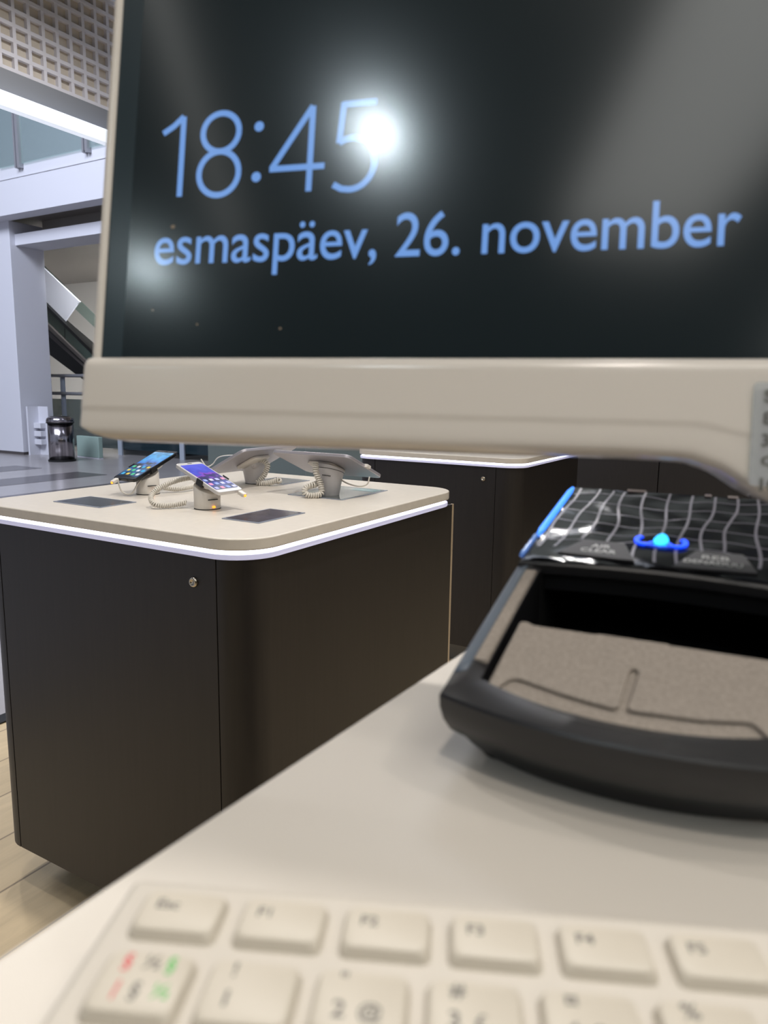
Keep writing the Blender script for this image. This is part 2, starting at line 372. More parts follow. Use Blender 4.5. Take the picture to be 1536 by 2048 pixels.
b = bmesh.new(); box(b, 0.011, 0.062, 3.496 * ks - 1.0, 3.52 * ks - 1.0, -0.046 * ks, 0.048 * ks); bm_obj('end_cap', b, mat('end_cap_lilac', srgb(225, 225, 250), 0.4, emit=(0.7, 0.7, 1, 1), es=0.5), t, bevel=0.004)

# hall: column, beam, balcony, far walls
CB = 7.73; CA = -11.71
b = bmesh.new(); box(b, CA - 1.1, CA, CB, CB + 0.625, 0.045, 3.85); struct('column_hall', b, M['white'], bevel=0.01)
b = bmesh.new(); box(b, CA - 1.08, CA - 0.01, CB + 0.012, CB + 0.61, 0, 0.045); struct('baseboard_column', b, mat('dark_base', srgb(80, 74, 74), 0.5))
b = bmesh.new(); box(b, -22, -3.5, CB - 0.25, CB + 0.02, 3.84, 4.555); box(b, -22, -3.5, CB - 0.262, CB - 0.25, 4.36, 4.375); struct('wall_balcony', b, M['white'])
b = bmesh.new(); box(b, -22, -3.5, CB + 0.02, 15.0, 3.95, 4.5); struct('ceiling_balcony', b, M['beigewall'])
b = bmesh.new(); box(b, CA - 0.02, -3.5, CB + 0.1, CB + 0.62, 3.468, 3.645); struct('trim_5', b, M['white'])
b = bmesh.new(); box(b, CA, -3.5, CB + 0.62, CB + 0.66, 3.5, 3.95); struct('trim_6', b, M['beigewall'])
b = bmesh.new(); box(b, -30, 8, 13.5, 13.6, 0, 4.5); struct('wall_far', b, M['beigewall'])
b = bmesh.new(); box(b, -30, 8, CB + 4.2, CB + 4.3, 4.5, 8.5); struct('wall_upper', b, M['upperwall'])
b = bmesh.new(); box(b, -30, 8, CB + 4.15, CB + 4.2, 4.95, 5.25); struct('trim_7', b, M['brown'])
b = bmesh.new(); box(b, CA - 6.5, CA - 2.6, CB + 3.9, CB + 4.14, 4.5, 8); struct('trim_8', b, M['white'])
b = bmesh.new(); box(b, -30.1, -30, -6, 20, 0, 9); struct('wall_left', b, M['beigewall'])
b = bmesh.new(); box(b, -26, 4, -6, 18, 9.0, 9.1); struct('ceiling_hall', b, M['white'])

t = thing('glass_balustrade', AB(-10, CB - 0.28, 4.5), YAW, 'glass balustrade with grey steel posts along the edge of the upper balcony', 'balustrade')
b = bmesh.new(); box(b, -1.42, 6.4, -0.006, 0.006, 0.03, 1.1); bm_obj('glass_pane', b, M['glass'], t)
for xx in (-2.45, -0.91, 0.66, 2.2, 3.75, 5.3):
    b = bmesh.new(); box(b, xx - 0.055, xx - 0.02, -0.05, 0.03, -0.03, 1.12); box(b, xx + 0.005, xx + 0.055, -0.045, 0.03, -0.03, 1.12); box(b, xx - 0.02, xx + 0.005, -0.03, 0.02, 0.0, 1.1)
    p = bm_obj('post', b, M['steel'], t)
b = bmesh.new(); tube(b, [(-2.5, 0, 1.16), (6.4, 0, 1.16)], 0.03, 12); bm_obj('handrail', b, M['steel'], t, smooth=True)

# escalator behind the column
EB = CB + 1.5
t = thing('escalator', AB(-12.5, EB, 0), YAW, 'escalator with black handrail and tinted glass side, behind the white column', 'escalator')
def sl(x): return 1.797 + (-11.65 - x) * 0.70      # handrail height over a
def inc(name, z0, z1, y0, y1, m, xa=-17.0, xb=-9.4, clip=0.02):
    bm = bmesh.new(); P = []
    for x in (xa, xb): P.append((x + 12.5, max(clip, sl(x) + z0), max(clip + 0.01, sl(x) + z1)))
    v = [bm.verts.new((x, y, z)) for y in (y0, y1) for (x, z) in ((P[0][0], P[0][1]), (P[1][0], P[1][1]), (P[1][0], P[1][2]), (P[0][0], P[0][2]))]
    for f in ((0, 1, 2, 3), (7, 6, 5, 4), (0, 4, 5, 1), (1, 5, 6, 2), (2, 6, 7, 3), (3, 7, 4, 0)): bm.faces.new([v[i] for i in f])
    return bm_obj(name, bm, m, t)
inc('handrail', -0.035, 0.035, -0.04, 0.04, M['rubber'])
inc('glass_panel', -0.42, -0.03, -0.008, 0.008, M['glass2'])
inc('skirt', -0.62, -0.42, -0.06, 0.05, mat('skirt_brown', srgb(78, 72, 70), 0.4))
inc('rail_strip', -0.67, -0.62, -0.07, 0.04, M['rubber'])
inc('truss_cladding', -0.95, -0.67, -0.03, 0.03, mat('truss_grey', srgb(84, 78, 76), 0.5))
inc('step_band', -1.75, -0.95, 0.0, 0.9, M['rubber'])
inc('far_glass_panel', -0.35, 0.0, 1.0, 1.01, M['glass2'])
b = bmesh.new(); prism(b, [(-13.9 + 12.5, 4.0), (-12.04 + 12.5, 2.74), (-12.12 + 12.5, 2.70), (-12.5 + 12.5, 2.40), (-13.9 + 12.5, 3.38)], 0.045, 0.075, lambda x, y, z: (x, z, y))
bm_obj('white_side_cladding', b, M['white'], t)
for xx in (-12.45, -10.9):
    b = bmesh.new(); box(b, xx + 12.5, xx + 12.51, -0.012, -0.006, sl(xx) - 0.41, sl(xx) - 0.03); bm_obj('glass_joint', b, M['rubber'], t)
b = bmesh.new(); prism(b, [(-14, 4.0), (-13.0, 4.0), (-13.3, 3.5), (-14, 2.9)], 0.10, 0.13, lambda x, y, z: (x + 12.5, z, y)); bm_obj('upper_glass_end', b, M['glass2'], t)

t = thing('guard_rail', AB(-12.4, CB + 1.0, 0), YAW, 'low steel guard rail with two horizontal tubes beside the white column', 'railing')
for zz, nm in ((1.37, 'top_rail'), (1.05, 'lower_rail')):
    b = bmesh.new(); tube(b, [(-0.35, 0, zz), (4.6, 0, zz)], 0.03, 12); bm_obj(nm, b, M['steel'], t, smooth=True)
for xx in (0.42, 1.9, 3.4):
    b = bmesh.new(); box(b, xx - 0.05, xx + 0.05, 0.03, 0.06, 0.0, 1.37); bm_obj('post', b, mat('post_white', srgb(160, 168, 180), 0.4), t)
b = bmesh.new(); box(b, -0.2, 4.6, 0.07, 0.08, 0.1, 0.95); bm_obj('glass_panel', b, glassmat('rail_glass', srgb(40, 56, 64), 0.6), t)

t = thing('shopfront', AB(-9.0, CB + 3.2, 0), YAW, 'dark glazed shop front with pale posts at the back of the hall', 'shop front')
b = bmesh.new(); box(b, -4.0, 9.0, 0, 0.05, 0, 2.4); bm_obj('glazing', b, M['hallglass'], t)
for xx in (-2.9, -0.95, 0.1, 1.6, 3.2, 5.0):
    b = bmesh.new(); box(b, xx - 0.06, xx + 0.06, -0.07, 0.0, 0, 2.4); bm_obj('post', b, mat('shop_post', srgb(110, 118, 128), 0.4), t)
b = bmesh.new(); box(b, 0.4, 9.0, -0.6, 0.0, 0, 2.3); bm_obj('black_screen_wall', b, M['blackmat'], t)

# litter bin
t = thing('litter_bin', AB(0, 0, 0) + Vector((-5.136, 11.62, 0)), 0, 'chrome cylindrical litter bin standing beside the white column', 'bin')
b = bmesh.new(); lathe(b, [(0.190, 0.03), (0.190, 0.60)], 48); bm_obj('body', b, M['chrome'], t, smooth=False, bevel=0)
for p in t.children[0].data.polygons: p.use_smooth = len(p.vertices) == 4
b = bmesh.new(); lathe(b, [(0.205, 0.0), (0.205, 0.028), (0.19, 0.03)], 48); bm_obj('base_ring', b, M['rubber'], t)
b = bmesh.new(); lathe(b, [(0.196, 0.60), (0.208, 0.602), (0.208, 0.612), (0.196, 0.616)], 48); bm_obj('collar', b, M['rubber'], t)
b = bmesh.new(); lathe(b, [(0.205, 0.614), (0.206, 0.64), (0.196, 0.675), (0.172, 0.695), (0.150, 0.702)], 48); bm_obj('lid', b, M['chrome'], t, smooth=True)
b = bmesh.new(); lathe(b, [(0.15, 0.70), (0.14, 0.706), (0.08, 0.712), (0.02, 0.714)], 32); bm_obj('swing_flap', b, M['rubber'], t, smooth=True)
# pale box on the floor, narrow stand at the column
t = thing('floor_box', Vector((-4.92, 12.25, 0)), -37, 'pale green rectangular box standing on the hall floor right of the chrome bin', 'box')
b = bmesh.new(); box(b, -0.33, 0.32, -0.06, 0.02, 0.015, 0.36); bm_obj('body', b, M['palegreen'], t, bevel=0.01)
b = bmesh.new(); box(b, -0.33, 0.32, -0.06, 0.02, 0.0, 0.015); bm_obj('foot', b, M['white'], t)
t = thing('leaflet_stand', AB(CA + 0.16, CB + 0.08, 0), YAW, 'narrow white upright leaflet stand against the white column, left of the bin', 'stand')
b = bmesh.new(); box(b, -0.10, -0.06, -0.02, 0.30, 0.0, 0.83); bm_obj('side_panel', b, M['white'], t)
b = bmesh.new(); box(b, -0.06, 0.20, 0.18, 0.2, 0.0, 0.83); bm_obj('back_panel', b, M['white'], t)
for zz in (0.18, 0.32, 0.46):
    b = bmesh.new(); box(b, -0.06, 0.12, 0.08, 0.18, zz, zz + 0.09); bm_obj('pocket', b, M['white'], t, bevel=0.004)

# kiosks in the middle distance
def kiosk(a0, a1, bb_, h, m, label, depth=0.7):
    t = thing('kiosk_counter', AB((a0 + a1) / 2, bb_, 0), YAW, label, 'counter')
    w2 = (a1 - a0) / 2
    b = bmesh.new(); box(b, -w2, w2, 0, depth, 0.08, h - 0.03); bm_obj('body', b, m, t, bevel=0.01)
    b = bmesh.new(); box(b, -w2 - 0.01, w2 + 0.01, -0.01, depth + 0.01, h - 0.03, h); bm_obj('worktop', b, M['greywall'], t, bevel=0.004)
    b = bmesh.new(); box(b, -w2 + 0.05, w2 - 0.05, 0.05, depth - 0.05, 0, 0.08); bm_obj('plinth', b, M['rubber'], t)
kiosk(-5.0, -3.35, 5.2, 0.72, M['greengrey'], 'dark grey-green kiosk counter behind the two phone mounts')
kiosk(-3.18, -2.12, 4.3, 0.80, M['greengrey'], 'grey-green kiosk counter behind the rear tablet mount')

# ------------------------------------------------------------------ display tables
def path_panel(bm, pts, th, z0, z1):
    """vertical panel of thickness th following an open xy path (outside on the right-hand side)"""
    P = [Vector((x, y)) for x, y in pts]; I = []
    for i, p in enumerate(P):
        a = P[max(i - 1, 0)]; c = P[min(i + 1, len(P) - 1)]; tt = (c - a).normalized(); I.append(p + Vector((-tt.y, tt.x)) * th)
    prism(bm, [(p.x, p.y) for p in P] + [(p.x, p.y) for p in I[::-1]], z0, z1)
def display_table(a0, a1, b0_, b1_, label, group, ztop_=0.9025, seam=0.0685, r=0.085, trim=True):
    ca, cb = (a0 + a1) / 2, (b0_ + b1_) / 2; wa, wb = (a1 - a0) / 2, (b1_ - b0_) / 2
    t = thing('display_table', AB(ca, cb, 0), YAW, label, 'display table', group)
    def slab(i, z0, z1, nm, m, bev=0.0, rr=r):
        b = bmesh.new(); prism(b, rrect(-wa + i, wa - i, -wb + i, wb - i, max(0.01, rr - i * 0.5), 10), z0, z1); return bm_obj(nm, b, m, t, bevel=bev, seg=2, angle=50)
    slab(0, ztop_ - 0.0215, ztop_, 'countertop', M['slab'], 0.003)
    slab(0.009, ztop_ - 0.0280, ztop_ - 0.0215, 'light_strip', M['led'])
    slab(0.003, ztop_ - 0.0385, ztop_ - 0.0290, 'light_lip', M['lip'], 0.001)
    zc = ztop_ - 0.039; i = 0.011
    x0, x1, y0, y1 = -wa + i, wa - i, -wb + i, wb - i; rc = min(r - 0.008, seam - 0.005); g = 0.0012; th = 0.02
    b = bmesh.new(); prism(b, rrect(x0 + 0.004, x1 - 0.004, y0 + 0.004, y1 - 0.004, rc - 0.004, 8), 0.105, zc - 0.001); bm_obj('carcass', b, M['seam'], t)
    def cor(cx, cy, s): return [(cx + rc * math.cos(R(s + 90 * k / 10)), cy + rc * math.sin(R(s + 90 * k / 10))) for k in range(11)]
    sx = x1 - seam + 0.0; lx = x0 + seam - 0.0
    # front door, then rounded side panels
    b = bmesh.new(); box(b, lx + g, sx - g, y0, y0 + th, 0.10, zc); door = bm_obj('door', b, M['darkwood'], t, bevel=0.0008, seg=2)
    b = bmesh.new()
    lathe(b, [(0.0095, 0), (0.0095, 0.002), (0.0078, 0.0045), (0.0045, 0.0048), (0.0045, 0.0035), (0.001, 0.0035)], 24)
    bmesh.ops.rotate(b, verts=b.verts, matrix=Matrix.Rotation(R(90), 3, 'X')); bmesh.ops.translate(b, verts=b.verts, vec=(sx - 0.053, y0, ztop_ - 0.088))
    bm_obj('lock', b, M['lockm'], door, smooth=True)
    b = bmesh.new(); path_panel(b, [(sx + g, y0)] + cor(x1 - rc, y0 + rc, -90) + [(x1, y1 - 0.012)], th, 0.10, zc); bm_obj('side_panel', b, M['darkwood'], t, smooth=False)
    b = bmesh.new(); path_panel(b, [(x0, y1 - 0.012)] + cor(x0 + rc, y0 + rc, 180) + [(lx - g, y0)], th, 0.10, zc); bm_obj('side_panel', b, M['darkwood'], t)
    b = bmesh.new(); box(b, x0 + 0.02, x1 - 0.02, y1 - th, y1, 0.10, zc); bm_obj('back_panel', b, M['darkwood'], t)
    for xx in ((x1 - 0.006, x0) if trim else ()):
        b = bmesh.new(); box(b, xx, xx + 0.006, y1 - 0.011, y1 - 0.001, 0.10, zc); bm_obj('edge_trim', b, M['trimcream'], t)
    for c in t.children:
        if c.name.startswith('side_panel'):
            for p in c.data.polygons: p.use_smooth = abs(p.normal.z) < 0.5
            md = c.modifiers.new('e', 'EDGE_SPLIT'); md.split_angle = R(30)
    b = bmesh.new(); prism(b, rrect(x0 + 0.09, x1 - 0.09, y0 + 0.09, y1 - 0.09, 0.03), 0, 0.10); bm_obj('plinth', b, M['plinth'], t)
    return t
DT = 'display tables with glowing edges'
display_table(-1.574, -0.789, 0.9055, 1.748, 'white-topped display table with glowing edge, carrying two phones and two tablets', DT)
display_table(-1.745, -0.963, 2.707, 3.55, 'dark display table with glowing edge behind, half hidden under the monitor', DT, seam=0.10, trim=False)

# dark cupboards behind
t = thing('storage_cupboard', AB(-0.35, 5.0, 0), YAW, 'dark wood cupboard run with plain doors, far right behind the scanner', 'cupboard')
b = bmesh.new(); box(b, -1.05, 3.4, 0.02, 0.6, 0.08, 2.0); bm_obj('body', b, M['seam'], t)
for k in range(8):
    b = bmesh.new(); box(b, -1.05 + 0.55 * k + 0.003, -1.05 + 0.55 * (k + 1) - 0.003, 0.0, 0.02, 0.08, 2.0); bm_obj('door', b, M['darkwood'], t, bevel=0.001, seg=2)
b = bmesh.new(); box(b, -1.0, 3.35, 0.05, 0.55, 0, 0.08); bm_obj('plinth', b, M['plinth'], t)

# info screens set into the table top
TZ = 0.9025
def info(ca, cb, w2, d2, label, m, rz=0):
    t = thing('info_screen', AB(ca, cb, TZ), YAW + rz, label, 'info screen', 'info screens on the display table')
    b = bmesh.new(); prism(b, rrect(-w2, w2, -d2, d2, 0.002, 3), 0.0001, 0.0014); bm_obj('frame', b, M['tileframe'], t)
    b = bmesh.new(); prism(b, rrect(-w2 + 0.006, w2 - 0.006, -d2 + 0.006, d2 - 0.006, 0.001, 2), 0.0014, 0.0018); bm_obj('screen', b, m, t)
    return t
info(-1.353, 1.055, 0.077, 0.049, 'small dark info screen set flat in the table top, leftmost of the four', M['tile'])
info(-0.934, 1.127, 0.047, 0.074, 'small dark info screen set flat in the table top, nearest to the rounded front corner', mat('info_screen_pale', srgb(66, 62, 72), 0.15, noise=(25, 0.5, (1, 1, 1))))
t = info(-1.005, 1.500, 0.080, 0.105, 'large info screen with a teal stripe, set in the table top under the rear tablet', mat('info_screen_grey', srgb(112, 118, 116), 0.2))
b = bmesh.new(); box(b, 0.0, 0.068, 0.052, 0.088, 0.0018, 0.0022); bm_obj('teal_stripe', b, M['teal'], t)
info(-1.27, 1.600, 0.060, 0.060, 'dark info screen set in the table top behind the left tablet mount', M['tile'])

# ------------------------------------------------------------------ phones, tablets and their alarm mounts
M['gloss'].node_tree.nodes['Principled BSDF'].inputs['IOR'].default_value = 1.28
def rect_frame(C, rz, tilt):
    """local frame of a leaning device: x across, y up the screen, z out of the screen"""
    m = Matrix.Rotation(R(rz), 4, 'Z') @ Matrix.Rotation(R(tilt), 4, 'X'); m.translation = Vector(C); return m
def device(name, C, rz, tilt, w, h, th, body, scr, label, cat, bez=0.004, bezt=0.012):
    t = thing(name, C, 0, label, cat); t.matrix_world = rect_frame(C, rz, tilt)
    b = bmesh.new(); prism(b, rrect(-w / 2, w / 2, -h / 2, h / 2, min(w, h) * 0.10, 8), -th, 0); bm_obj('body', b, body, t, bevel=0.0016, seg=3)
    b = bmesh.new(); prism(b, rrect(-w / 2 + bez, w / 2 - bez, -h / 2 + bezt, h / 2 - bezt, 0.002, 3), 0.0, 0.0005); bm_obj('screen', b, scr, t)
    b = bmesh.new(); prism(b, rrect(-0.006, 0.006, h / 2 - bezt * 0.55, h / 2 - bezt * 0.4, 0.0005, 2), 0, 0.0004); bm_obj('earpiece', b, M['dark'], t)
    return t
p1C = (-0.572, 1.7495, CAMZ - 0.1757 - 0.002); p2C = (-0.3705, 1.536, CAMZ - 0.1800)
d1 = device('smartphone', p1C, YAW, 22, 0.074, 0.150, 0.008, M['phoneblack'], M['scrA'], 'black smartphone with blue screen tilted on the left alarm mount', 'smartphone')
d2 = device('smartphone', p2C, YAW + 86, 21, 0.069, 0.140, 0.008, M['phonesilver'], M['scrB'], 'silver-white smartphone with violet-blue screen on the front alarm mount', 'smartphone')
# app tiles on the screens
for d, cols, sw in ((d1, ((0.05, 0.5, 0.9), (0.9, 0.7, 0.1), (0.1, 0.7, 0.3), (0.8, 0.9, 1)), 0.074), (d2, ((0.5, 0.5, 1), (0.9, 0.3, 0.5), (0.3, 0.4, 0.9), (0.7, 0.7, 1)), 0.072)):
    for r_ in range(3):
        for c_ in range(4):
            b = bmesh.new(); x = -0.024 + 0.016 * c_; y = -0.052 + 0.018 * r_
            prism(b, rrect(x - 0.0045, x + 0.0045, y - 0.0045, y + 0.0045, 0.0015, 3), 0.0005, 0.0007)
            cc = cols[(r_ + c_) % 4] + (1,); bm_obj('app_icon', b, mat('icon', tuple(0.6*q for q in cc[:3])+(1,), 0.3, emit=cc, es=0.2), [c for c in d.children if c.name.startswith('screen')][0])
t1C = (-0.352, 1.935, CAMZ - 0.1760); t2C = (-0.139, 1.775, CAMZ - 0.1700)
d3 = device('tablet', t1C, YAW + 270, 27, 0.225, 0.150, 0.008, M['tabback'], M['scrT'], 'grey tablet on the left rear alarm mount, seen from behind', 'tablet', 0.01, 0.01)
d4 = device('tablet', t2C, YAW + 180, 22, 0.225, 0.165, 0.008, M['tabback'], M['scrT'], 'silver tablet seen from behind on the right rear alarm mount', 'tablet', 0.01, 0.01)

def mount(px, py, label, h, rb, rt, mtx, plug, coilpts, tall, clamp=None, loop=None):
    base = Vector((px, py, TZ))
    t = thing('alarm_mount', base, 0, label, 'alarm mount', 'alarm mounts on the display table')
    C = mtx.translation; hgt = h
    # cup: vertical at the bottom, its upper rim tilted parallel to the device
    nrm = (mtx.to_3x3() @ Vector((0, 0, 1))).normalized(); under = C - nrm * 0.010 - base
    b = bmesh.new(); rings = []; n = 36; prof = [(rb * 0.96, 0.0), (rb, 0.003), (rb + (rt - rb) * 0.5, hgt * 0.5), (rt, hgt * 0.92), (rt * 0.96, hgt)]
    for rr, z in prof:
        f = (z / hgt) ** 2
        ring = []
        for k in range(n):
            th = 2 * math.pi * k / n; x, y = rr * math.cos(th), rr * math.sin(th)
            ring.append((x, y, z + f * (-(nrm.x * x + nrm.y * y) / nrm.z)))
        rings.append(ring)
    loft(b, rings); cup = bm_obj('cup', b, M['mount'] if tall else M['whiteplastic'], t, smooth=True)
    md = cup.modifiers.new('e', 'EDGE_SPLIT'); md.split_angle = R(50)
    b = bmesh.new(); lathe(b, [(rb * 0.99, 0.0), (rb * 1.02, 0.0005), (rb * 1.02, 0.0015), (rb * 0.9, 0.002)], 32); bm_obj('base_seal', b, M['dark'], t)
    # neck and head pad
    top = Vector((0, 0, hgt)); pad = under
    b = bmesh.new(); pe = pad - nrm * 0.009; tube(b, [top * 0.6 , top * 0.45 + pe * 0.5, pe], [rt * 0.5, rt * 0.45, rt * 0.35], 24); bm_obj('neck', b, M['mount'], t, smooth=True)
    b = bmesh.new(); n3 = mtx.to_3x3(); X, Y, Z = n3 @ Vector((1, 0, 0)), n3 @ Vector((0, 1, 0)), nrm
    pw = rt * 1.05
    rings = [[pad + X * x + Y * y + Z * z for x, y in rrect(-pw * s, pw * s, -pw * s, pw * s, pw * 0.35, 5)] for s, z in ((0.85, -0.007), (1.0, -0.004), (1.0, 0.0015))]
    loft(b, rings); bm_obj('head_pad', b, M['whiteplastic'], t, smooth=False, bevel=0.001)
    # brand-plate mark and small status light on the cup, towards the customer
    if not tall:
        b = bmesh.new(); f = Vector((0.35, -0.93, 0)).normalized(); s = Vector((-f.y, f.x, 0))
        for dx in (0,):
            o_ = f * (rb * 1.0) + s * (0.008) + Vector((0, 0, 0.022))
            prism(b, [(-0.010, -0.0012), (0.010, 0.0), (0.010, 0.0016), (-0.010, 0.0006)], -0.0015, 0.0025, lambda x, y, z: o_ + s * x + Vector((0, 0, y)) + f * z)
        bm_obj('maker_mark', b, M['dark'], t)
        b = bmesh.new(); o2 = f * rb * 0.98 + s * 0.010 + Vector((0, 0, 0.0065))
        prism(b, rrect(-0.003, 0.003, -0.002, 0.002, 0.0008, 3), -0.002, 0.0022, lambda x, y, z: o2 + s * x + Vector((0, 0, y)) + f * z); bm_obj('status_light', b, M['orange'], t, bevel=0)
    else:
        b = bmesh.new(); f = Vector((-0.1, -1, 0)).normalized(); s = Vector((-f.y, f.x, 0))
        for i in range(6):
            o_ = f * (rt * 0.97) + s * (-0.010 + 0.0035 * i) + Vector((0, 0, hgt * 0.80 - 0.0004 * i)); box(b, -0.0012, 0.0012, -0.0008, 0.0008, -0.0012, 0.0012)
            for v in b.verts[-8:]: v.co = o_ + s * v.co.x + f * v.co.y + Vector((0, 0, v.co.z))
        bm_obj('maker_mark', b, M['dark'], t)
        b = bmesh.new(); tube(b, [Vector((rt * 1.005 * math.cos(a_), rt * 1.005 * math.sin(a_), hgt * 0.9 - (nrm.x * rt * math.cos(a_) + nrm.y * rt * math.sin(a_)) / nrm.z * 0.81)) for a_ in [2 * math.pi * i / 40 for i in range(41)]], 0.0007, 5); bm_obj('rim_seam', b, M['dark'], t)
    # plug with orange light at the device's edge, thin lead back to the mount
    pl = Vector(plug) - base
    b = bmesh.new(); d_ = (mtx.to_3x3() @ Vector((1, 0, 0))); 
    rings = [[pl + X * x + Z * z + Y * yy for x, z in rrect(-0.0055, 0.0055, -0.004, 0.004, 0.0015, 4)] for yy in (-0.008, 0.009)]
    loft(b, rings); pg = bm_obj('alarm_plug', b, M['whiteplastic'], t, bevel=0.0008)
    b = bmesh.new(); bmesh.ops.create_uvsphere(b, u_segments=14, v_segments=8, radius=0.0032)
    eo = pl - Y * 0.0085
    for v in b.verts: v.co = eo + v.co * 0.9
    bm_obj('orange_light', b, M['orange'], pg, smooth=True)
    if loop:
        b = bmesh.new(); tube(b, spline([Vector(q) for q in loop], 10), 0.0017, 8); bm_obj('lead', b, M['cable'], t, smooth=True)
    b = bmesh.new(); coil(b, coilpts, 0.0042 if not tall else 0.0055, 0.0019 if not tall else 0.0024, 0.0042 if not tall else 0.0052); bm_obj('coiled_cord', b, M['cable'], t, smooth=True)
    if clamp:
        for s_ in (-1, 1):
            b = bmesh.new()
            xx = s_ * (clamp / 2 + 0.0015)
            pts = [(xx, 0.002), (xx, -0.012), (xx * 0.45, -0.016), (xx * 0.45, -0.012), (xx - s_ * 0.003, -0.0105), (xx - s_ * 0.003, 0.002)]
            if s_ < 0: pts = pts[::-1]
            o_ = mtx.translation - base
            prism(b, pts, -0.022, -0.004, lambda x, y, z: o_ + X * x + Z * y + Y * z); bm_obj('clamp', b, M['dark'], t, bevel=0.0008)
    return t
m1 = rect_frame(p1C, YAW, 22); m2 = rect_frame(p2C, YAW + 86, 21); m3 = rect_frame(t1C, YAW + 270, 27); m4 = rect_frame(t2C, YAW + 180, 22)
def on(m, x, y, z): return m @ Vector((x, y, z))
mount(-0.566, 1.737, 'alarm mount carrying the black phone, at the left of the table', 0.046, 0.027, 0.0265, m1, on(m1, -0.022, -0.084, -0.004),
      [(0.03, 0.02, 0.012), (0.06, 0.03, 0.008), (0.085, 0.06, 0.010), (0.10, 0.10, 0.014)], False, 0.074,
      [(-0.052, -0.055, 0.040), (-0.045, -0.05, 0.012), (-0.025, -0.045, 0.006), (-0.012, -0.03, 0.03), (0.0, -0.01, 0.045)])
mount(-0.374, 1.530, 'alarm mount carrying the white phone, nearest the rounded front corner', 0.044, 0.0275, 0.028, m2, on(m2, 0.022, -0.082, -0.004),
      [(-0.045, 0.0, 0.012), (-0.075, -0.010, 0.007), (-0.105, -0.02, 0.010), (-0.118, 0.0, 0.026), (-0.100, 0.02, 0.043), (-0.065, 0.04, 0.056), (-0.02, 0.055, 0.062)], False, 0.072, None)
mount(-0.352, 1.965, 'tall alarm mount carrying the left rear tablet', 0.066, 0.024, 0.034, m3, on(m3, -0.1, -0.077, -0.004) + Vector((0, 0, 0)),
      [(0.024, -0.03, 0.068), (0.042, -0.035, 0.055), (0.034, -0.04, 0.028), (0.018, -0.045, 0.008), (0.030, -0.05, 0.006), (0.055, -0.05, 0.010), (0.072, -0.05, 0.016), (0.074, -0.04, 0.010)], True,
      None, [(-0.13, -0.05, 0.068), (-0.115, -0.055, 0.05), (-0.10, -0.05, 0.055), (-0.08, -0.05, 0.075), (-0.03, -0.04, 0.080)])
mount(-0.133, 1.755, 'tall alarm mount carrying the right rear tablet', 0.066, 0.024, 0.035, m4, on(m4, -0.1145, 0.0, -0.003),
      [(-0.030, -0.035, 0.082), (-0.028, -0.045, 0.060), (-0.018, -0.047, 0.035), (-0.015, -0.05, 0.012), (-0.035, -0.055, 0.006), (-0.052, -0.055, 0.010), (-0.052, -0.05, 0.024), (-0.035, -0.045, 0.030), (-0.022, -0.03, 0.034)], True,
      None, [(0.098, -0.05, 0.052), (0.092, -0.05, 0.034), (0.07, -0.04, 0.028), (0.04, -0.02, 0.034), (0.02, 0.0, 0.045)])

# ------------------------------------------------------------------ the desk
DZ = CAMZ - 0.112
ed = Vector((0.0970, 0.1559)) / Vector((0.0970, 0.1559)).length
dyaw = math.degrees(math.atan2(ed.y, ed.x)) - 90      # local y runs along the desk's left edge
t = thing('service_desk', Vector((-0.0709, 0.1372, 0)), dyaw, 'white service desk in the foreground carrying the keyboard, scanner and monitor', 'desk')
b = bmesh.new(); prism(b, rrect(0, 1.6, -0.55, 0.56, 0.012, 5), DZ - 0.022, DZ); bm_obj('worktop', b, M['desk'], t, bevel=0.0015, seg=3)
b = bmesh.new(); prism(b, rrect(0.09, 1.55, -0.45, 0.50, 0.01, 3), 0.08, DZ - 0.022); bm_obj('cabinet', b, M['darkwood'], t)
b = bmesh.new(); prism(b, rrect(0.13, 1.5, -0.40, 0.46, 0.01, 3), 0.0, 0.08); bm_obj('plinth', b, M['plinth'], t)

# ------------------------------------------------------------------ monitor
KP = Vector((0.0162, 0.27563, 0.0121))                # screen-bottom reference, relative to the camera height
t = thing('desktop_monitor', (0, 0, 0), 0, 'large ivory monitor on the white desk showing the time 18:45 and a date', 'monitor')
hx = Vector((math.cos(R(-14.73)), math.sin(R(-14.73)), 0)); aw = Vector((-hx.y, hx.x, 0))
up = Vector((0, 0, 1)) * math.cos(R(10.14)) + aw * math.sin(R(10.14)); bk = aw * math.cos(R(10.14)) - Vector((0, 0, 1)) * math.sin(R(10.14))
mm_ = Matrix((hx, bk, up)).transposed().to_4x4(); mm_.translation = Vector((0.0162, 0.27563, CAMZ + 0.0121)); t.matrix_world = mm_
S = 0.001; CX = 135.0; SR = 2 * CX + 138.0; ST = 305.0
b = bmesh.new()                                        # back shell
rings = []
for y, i, r_ in ((1.0, 0, 4), (14, 0.5, 6), (30, 14, 20), (42, 60, 30)):
    rings.append([(x * S, y * S, z * S) for x, z in rrect(-142.8 + i, 2 * CX + 142.8 - i, -28 + i * 0.6, ST + 6 - i, r_, 6)])
loft(b, rings); bm_obj('back_shell', b, M['monitor'], t, smooth=False, bevel=0.002, seg=2)
b = bmesh.new()                                        # thin bezel frame
out_ = rrect(-143.0, 2 * CX + 143.0, -2.0, ST + 5, 3, 4); inn = rrect(-139.4, SR + 1.4, -0.5, ST, 1.2, 4)
vs = []
